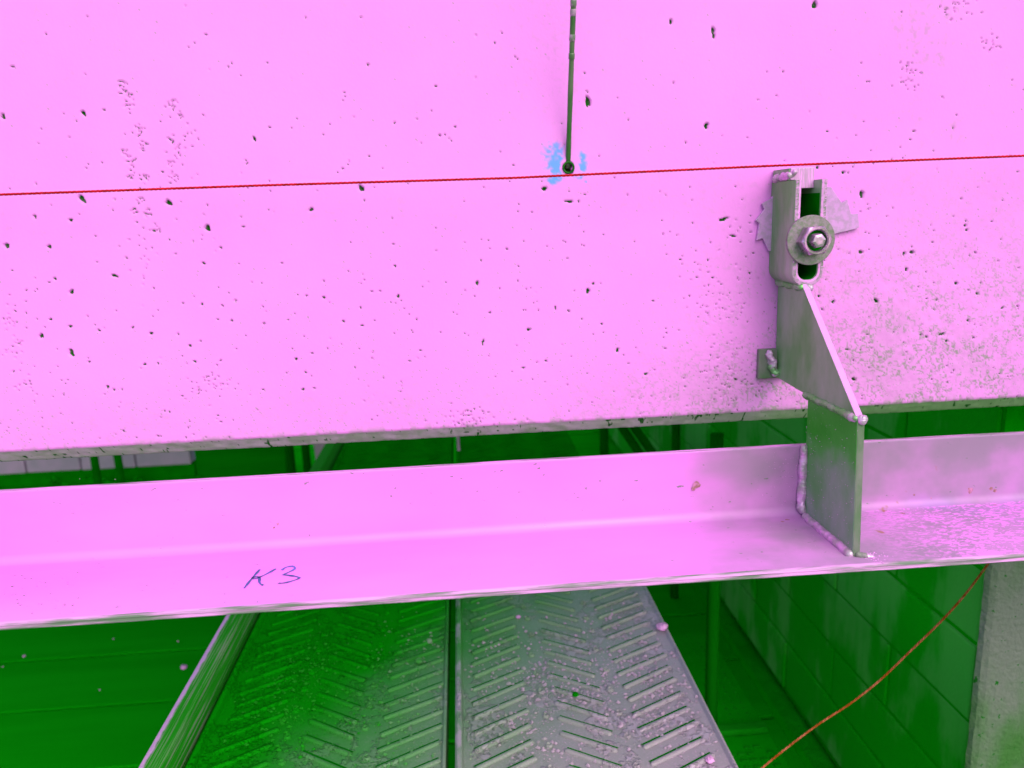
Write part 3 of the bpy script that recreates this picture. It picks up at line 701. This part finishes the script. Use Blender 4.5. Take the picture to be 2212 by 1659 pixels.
def stone(name, p, r, mat_, label, cat='mortar lump', grp=None):
    mb = MB(); pts = []
    n1_, n2_ = 6, 9; mb.v = []
    for i in range(n1_+1):
        th = math.pi*i/n1_
        for j in range(n2_):
            ph = 2*math.pi*j/n2_; k_ = r*random.uniform(.78, 1.15)
            mb.v.append((k_*math.sin(th)*math.cos(ph), k_*math.sin(th)*math.sin(ph), .62*k_*math.cos(th)))
    for i in range(n1_):
        for j in range(n2_): mb.f.append((i*n2_+j, i*n2_+(j+1) % n2_, (i+1)*n2_+(j+1) % n2_, (i+1)*n2_+j)); mb.m.append(0)
    o = mb.build(name, mat_); o.location = p; return tag(o, label, cat, grp)
pp = unproj(1430, 1353, 2, DZ+.006); stone('mortar_lump', pp, .0085, M['chip'], 'pale mortar lump on the right rim of the scaffold deck')
pp = unproj(1533, 1640, 2, DZ+.004); stone('mortar_lump', pp, .0055, M['chip'], 'small white mortar lump low on the right deck')
pp = unproj(1120, 1332, 2, DZ+.003); stone('mortar_lump', pp, .0040, M['chip'], 'small pale mortar lump near the top of the paler deck')
for px, py, r, lb in ((928,1384,.005,'rounded mortar lump on the shadowy deck beside the joint'), (905,1428,.006,'crumbly pale mortar lump on the shadowy deck, farther from the joint')):
    stone('mortar_lump', unproj(px, py, 2, DZ+.003), r, M['crumb'], lb)
pp = unproj(1243, 1500, 2, DZ+.003); stone('dark_pebble', pp, .0045, M['black'], 'dark pebble lying among the deck ribs', 'pebble')

# timber beside the decks
tb = MB(); tb.prism([(-.3920, DZ-.07), (-.3920, DZ+.022), (-.3895, DZ+.026), (-.3660, DZ+.026), (-.3640, DZ+.024), (-.3560, DZ-.004), (-.3560, DZ-.07)], 1, -.45, 2.2)
tm = bevel(tb.build('timber_beam', M['timber']), .0012)
tag(tm, 'weathered timber beam with pale worn edge along the deck', 'timber')

# ------------------------------------------------------------------ block wall on the right, concrete post, pole
bw = empty('block_wall', 'dirty green block wall with dark joints at the right', 'block wall')
BXF = .70
MB().box(BXF+.004, BXF+.19, .13, 3.4, GZ-.01, -.26).build('mortar_core', M['mortar'], bw)
zc = [-1.1, -.982, -.868, -.745, -.622, -.508, -.39, -.27]
for ci in range(len(zc)-1):
    y = .135+(0 if ci % 2 else -.19); bl = .40
    while y < 3.35:
        a, b = max(y, .135), min(y+bl, 3.38)
        if b-a > .03:
            j = random.uniform(-.003, .003)
            bevel(MB().box(BXF+j, BXF+.1, a+.002, b-.002, zc[ci]+.0025, zc[ci+1]-.0025).build('block', M['block'], bw), .004, 2)
        y += bl
pv = MB()
px0, px1, py0, py1 = .6945, .98, .12, .128
nz = 60; pts = []
for i in range(nz+1):
    z = GZ-.01+(1.1-.33)*i/nz
    j = lambda: random.uniform(-.0008, .0008)
    pv.v += [(px0+.004+j(), py0, z), (px0+.012+j(), py0-.003+j()*.3, z), (px1, py0-.003, z), (px1, py1, z), (px0+.003, py1, z), (px0+j(), py0+.006, z)]
for i in range(nz):
    for k_ in range(6): pv.f.append((i*6+k_, i*6+(k_+1) % 6, (i+1)*6+(k_+1) % 6, (i+1)*6+k_)); pv.m.append(0)
pv.f += [tuple(range(6)), tuple(nz*6+k_ for k_ in range(6))[::-1]]; pv.m += [0, 0]
po = pv.build('concrete_post', M['post']); tag(po, 'rough grey-green concrete post at the right edge below the angle', 'post')
def tubeobj(name, p0, p1, r, mat_, label, cat, grp=None, clamp=None):
    e = empty(name, label, cat, grp)
    MB().tube([p0, lerp(p0, p1, .5), p1], r, 18).build('tube', mat_, e, True)
    if clamp:
        c = lerp(p0, p1, clamp); u = np.array(p1)-np.array(p0); u = u/np.linalg.norm(u)*.03
        MB().tube([np.array(c)-u, np.array(c)+u], r*1.25, 12).build('coupler', mat_, e)
    return e
tubeobj('scaffold_pole', (.444, .50, GZ), (.444, .50, -.40), .012, M['faint_tube'], 'thin dark green pole standing between deck and block wall', 'pole')
# perforated tread plates on the floor beside the block wall
for k_, (ya, yb_, lb) in enumerate(((.62, 1.00, 'dotted green tread plate on the floor beneath the pole'), (.36, .585, 'slotted green tread plate nearest the bottom edge'))):
    t = empty('tread_plate', lb, 'tread plate')
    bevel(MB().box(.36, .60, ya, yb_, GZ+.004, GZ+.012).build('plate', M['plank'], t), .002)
    mb = MB()
    for i in range(11):
        for j in range(int((yb_-ya)/.019)-1):
            x, y = .378+i*.02, ya+.015+j*.019
            if k_ == 0: mb.lump((x, y, GZ+.012), .0045, 0, .5)
            elif random.random() < .8: mb.box(x-.007, x+.006, y-.0025, y+.0025, GZ+.0118, GZ+.0155)
    tag(mb.build('raised_tread', M['dark_steel'], t), kind='stuff')
bevel(tag(MB().box(.36, .60, .588, .612, GZ+.002, GZ+.022).build('floor_batten', M['dark_steel']), 'green batten between the two tread plates', 'batten'), .003)

# ------------------------------------------------------------------ things seen through the slit under the panel
fb = empty('pale_block_row', 'row of pale grey blocks far left under the panel edge', 'block row')
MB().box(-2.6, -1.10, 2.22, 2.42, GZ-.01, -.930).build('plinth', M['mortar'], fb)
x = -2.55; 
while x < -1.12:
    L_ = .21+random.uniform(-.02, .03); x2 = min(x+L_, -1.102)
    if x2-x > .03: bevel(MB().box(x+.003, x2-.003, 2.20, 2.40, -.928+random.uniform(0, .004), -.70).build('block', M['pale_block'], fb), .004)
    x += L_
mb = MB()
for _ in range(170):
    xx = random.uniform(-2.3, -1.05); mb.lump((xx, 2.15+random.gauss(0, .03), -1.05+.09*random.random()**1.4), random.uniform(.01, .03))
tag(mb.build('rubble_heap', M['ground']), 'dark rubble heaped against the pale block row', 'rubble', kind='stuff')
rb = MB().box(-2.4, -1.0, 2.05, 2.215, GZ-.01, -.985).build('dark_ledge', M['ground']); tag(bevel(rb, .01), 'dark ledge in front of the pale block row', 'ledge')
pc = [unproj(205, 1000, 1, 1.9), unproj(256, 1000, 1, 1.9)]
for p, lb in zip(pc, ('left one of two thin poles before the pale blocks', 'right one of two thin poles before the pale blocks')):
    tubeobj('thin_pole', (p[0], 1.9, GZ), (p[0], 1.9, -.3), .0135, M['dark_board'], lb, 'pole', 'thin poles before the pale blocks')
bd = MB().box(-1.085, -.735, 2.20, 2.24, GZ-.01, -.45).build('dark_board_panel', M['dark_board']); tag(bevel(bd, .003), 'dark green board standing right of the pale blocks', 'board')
for px, lb in ((628, 'green pole left of the pale triangle'), (662, 'green pole touching the pale triangle')):
    p = unproj(px, 990, 1, 1.85); tubeobj('scaffold_pole', (p[0], 1.85, GZ), (p[0], 1.85, -.3), .014, M['faint_tube'], lb, 'pole', None)
p = unproj(692, 975, 1, 2.2); 
p = unproj(674, 965, 1, 2.36)
tr = MB().prism([(p[0]+.012, -1.05), (p[0]+.25, -1.05), (p[0]+.25, -.60), (p[0]-.004, -.60)], 1, 2.36, 2.40).build('pale_sheet', M['pale_block']); tag(bevel(tr, .002), 'pale grey sheet showing as a small triangle beyond the timber', 'sheet')
p = unproj(991, 974, 2, DZ+.009)
st_ = MB().box(p[0]-.004, p[0]+.004, p[1]-.002, p[1]+.002, DZ+.0092, DZ+.17).build('white_lath', M['pale_block']); tag(bevel(st_, .0008), 'thin pale lath standing on the deck joint', 'lath')
for (xa, ya), (xb, yb2), lb in (((1345, 925), (1395, 1000), 'slanting green brace behind the right deck, left member'), ((1372, 925), (1425, 1000), 'slanting green brace behind the right deck, right member')):
    a = unproj(xa, ya, 1, 1.05); b = unproj(xb, yb2, 1, 1.05); a2 = a+(a-b)*.8; b2 = b+(b-a)*1.8
    tubeobj('diagonal_brace', tuple(a2), tuple(b2), .011, M['faint_tube'], lb, 'brace')
for px, lb in ((1305, 'upright green pole behind the right end of the deck'), (1460, 'upright green pole between brace and bracket')):
    p = unproj(px, 960, 1, 1.2); tubeobj('scaffold_pole', (p[0], 1.2, GZ), (p[0], 1.2, -.35), .012, M['faint_tube'], lb, 'pole')
bk = MB().box(.72, 3.2, 3.45, 3.6, GZ-.01, -.3).build('rear_board', M['dark_board']); tag(bevel(bk, .004), 'dark board closing the space behind the block wall', 'board')
# small light chips on the dark floor
for (px, py, r, lb) in ((397, 1441, .009, 'largest pale chip on the dark boarded floor'), (52, 1417, .004, 'small round pale chip on the dark floor at far left'), (6, 1440, .0022, 'tiny pale chip at the left picture edge'),
                        (245, 1380, .0022, 'tiny pale chip high on the dark floor'), (215, 1490, .0022, 'tiny pale chip in the middle of the dark floor'), (385, 1385, .0025, 'tiny pale chip above the largest chip')):
    pz = unproj(px, py, 2, GZ+.004)
    stone('mortar_chip', pz, r, M['chip'], lb, 'chip')
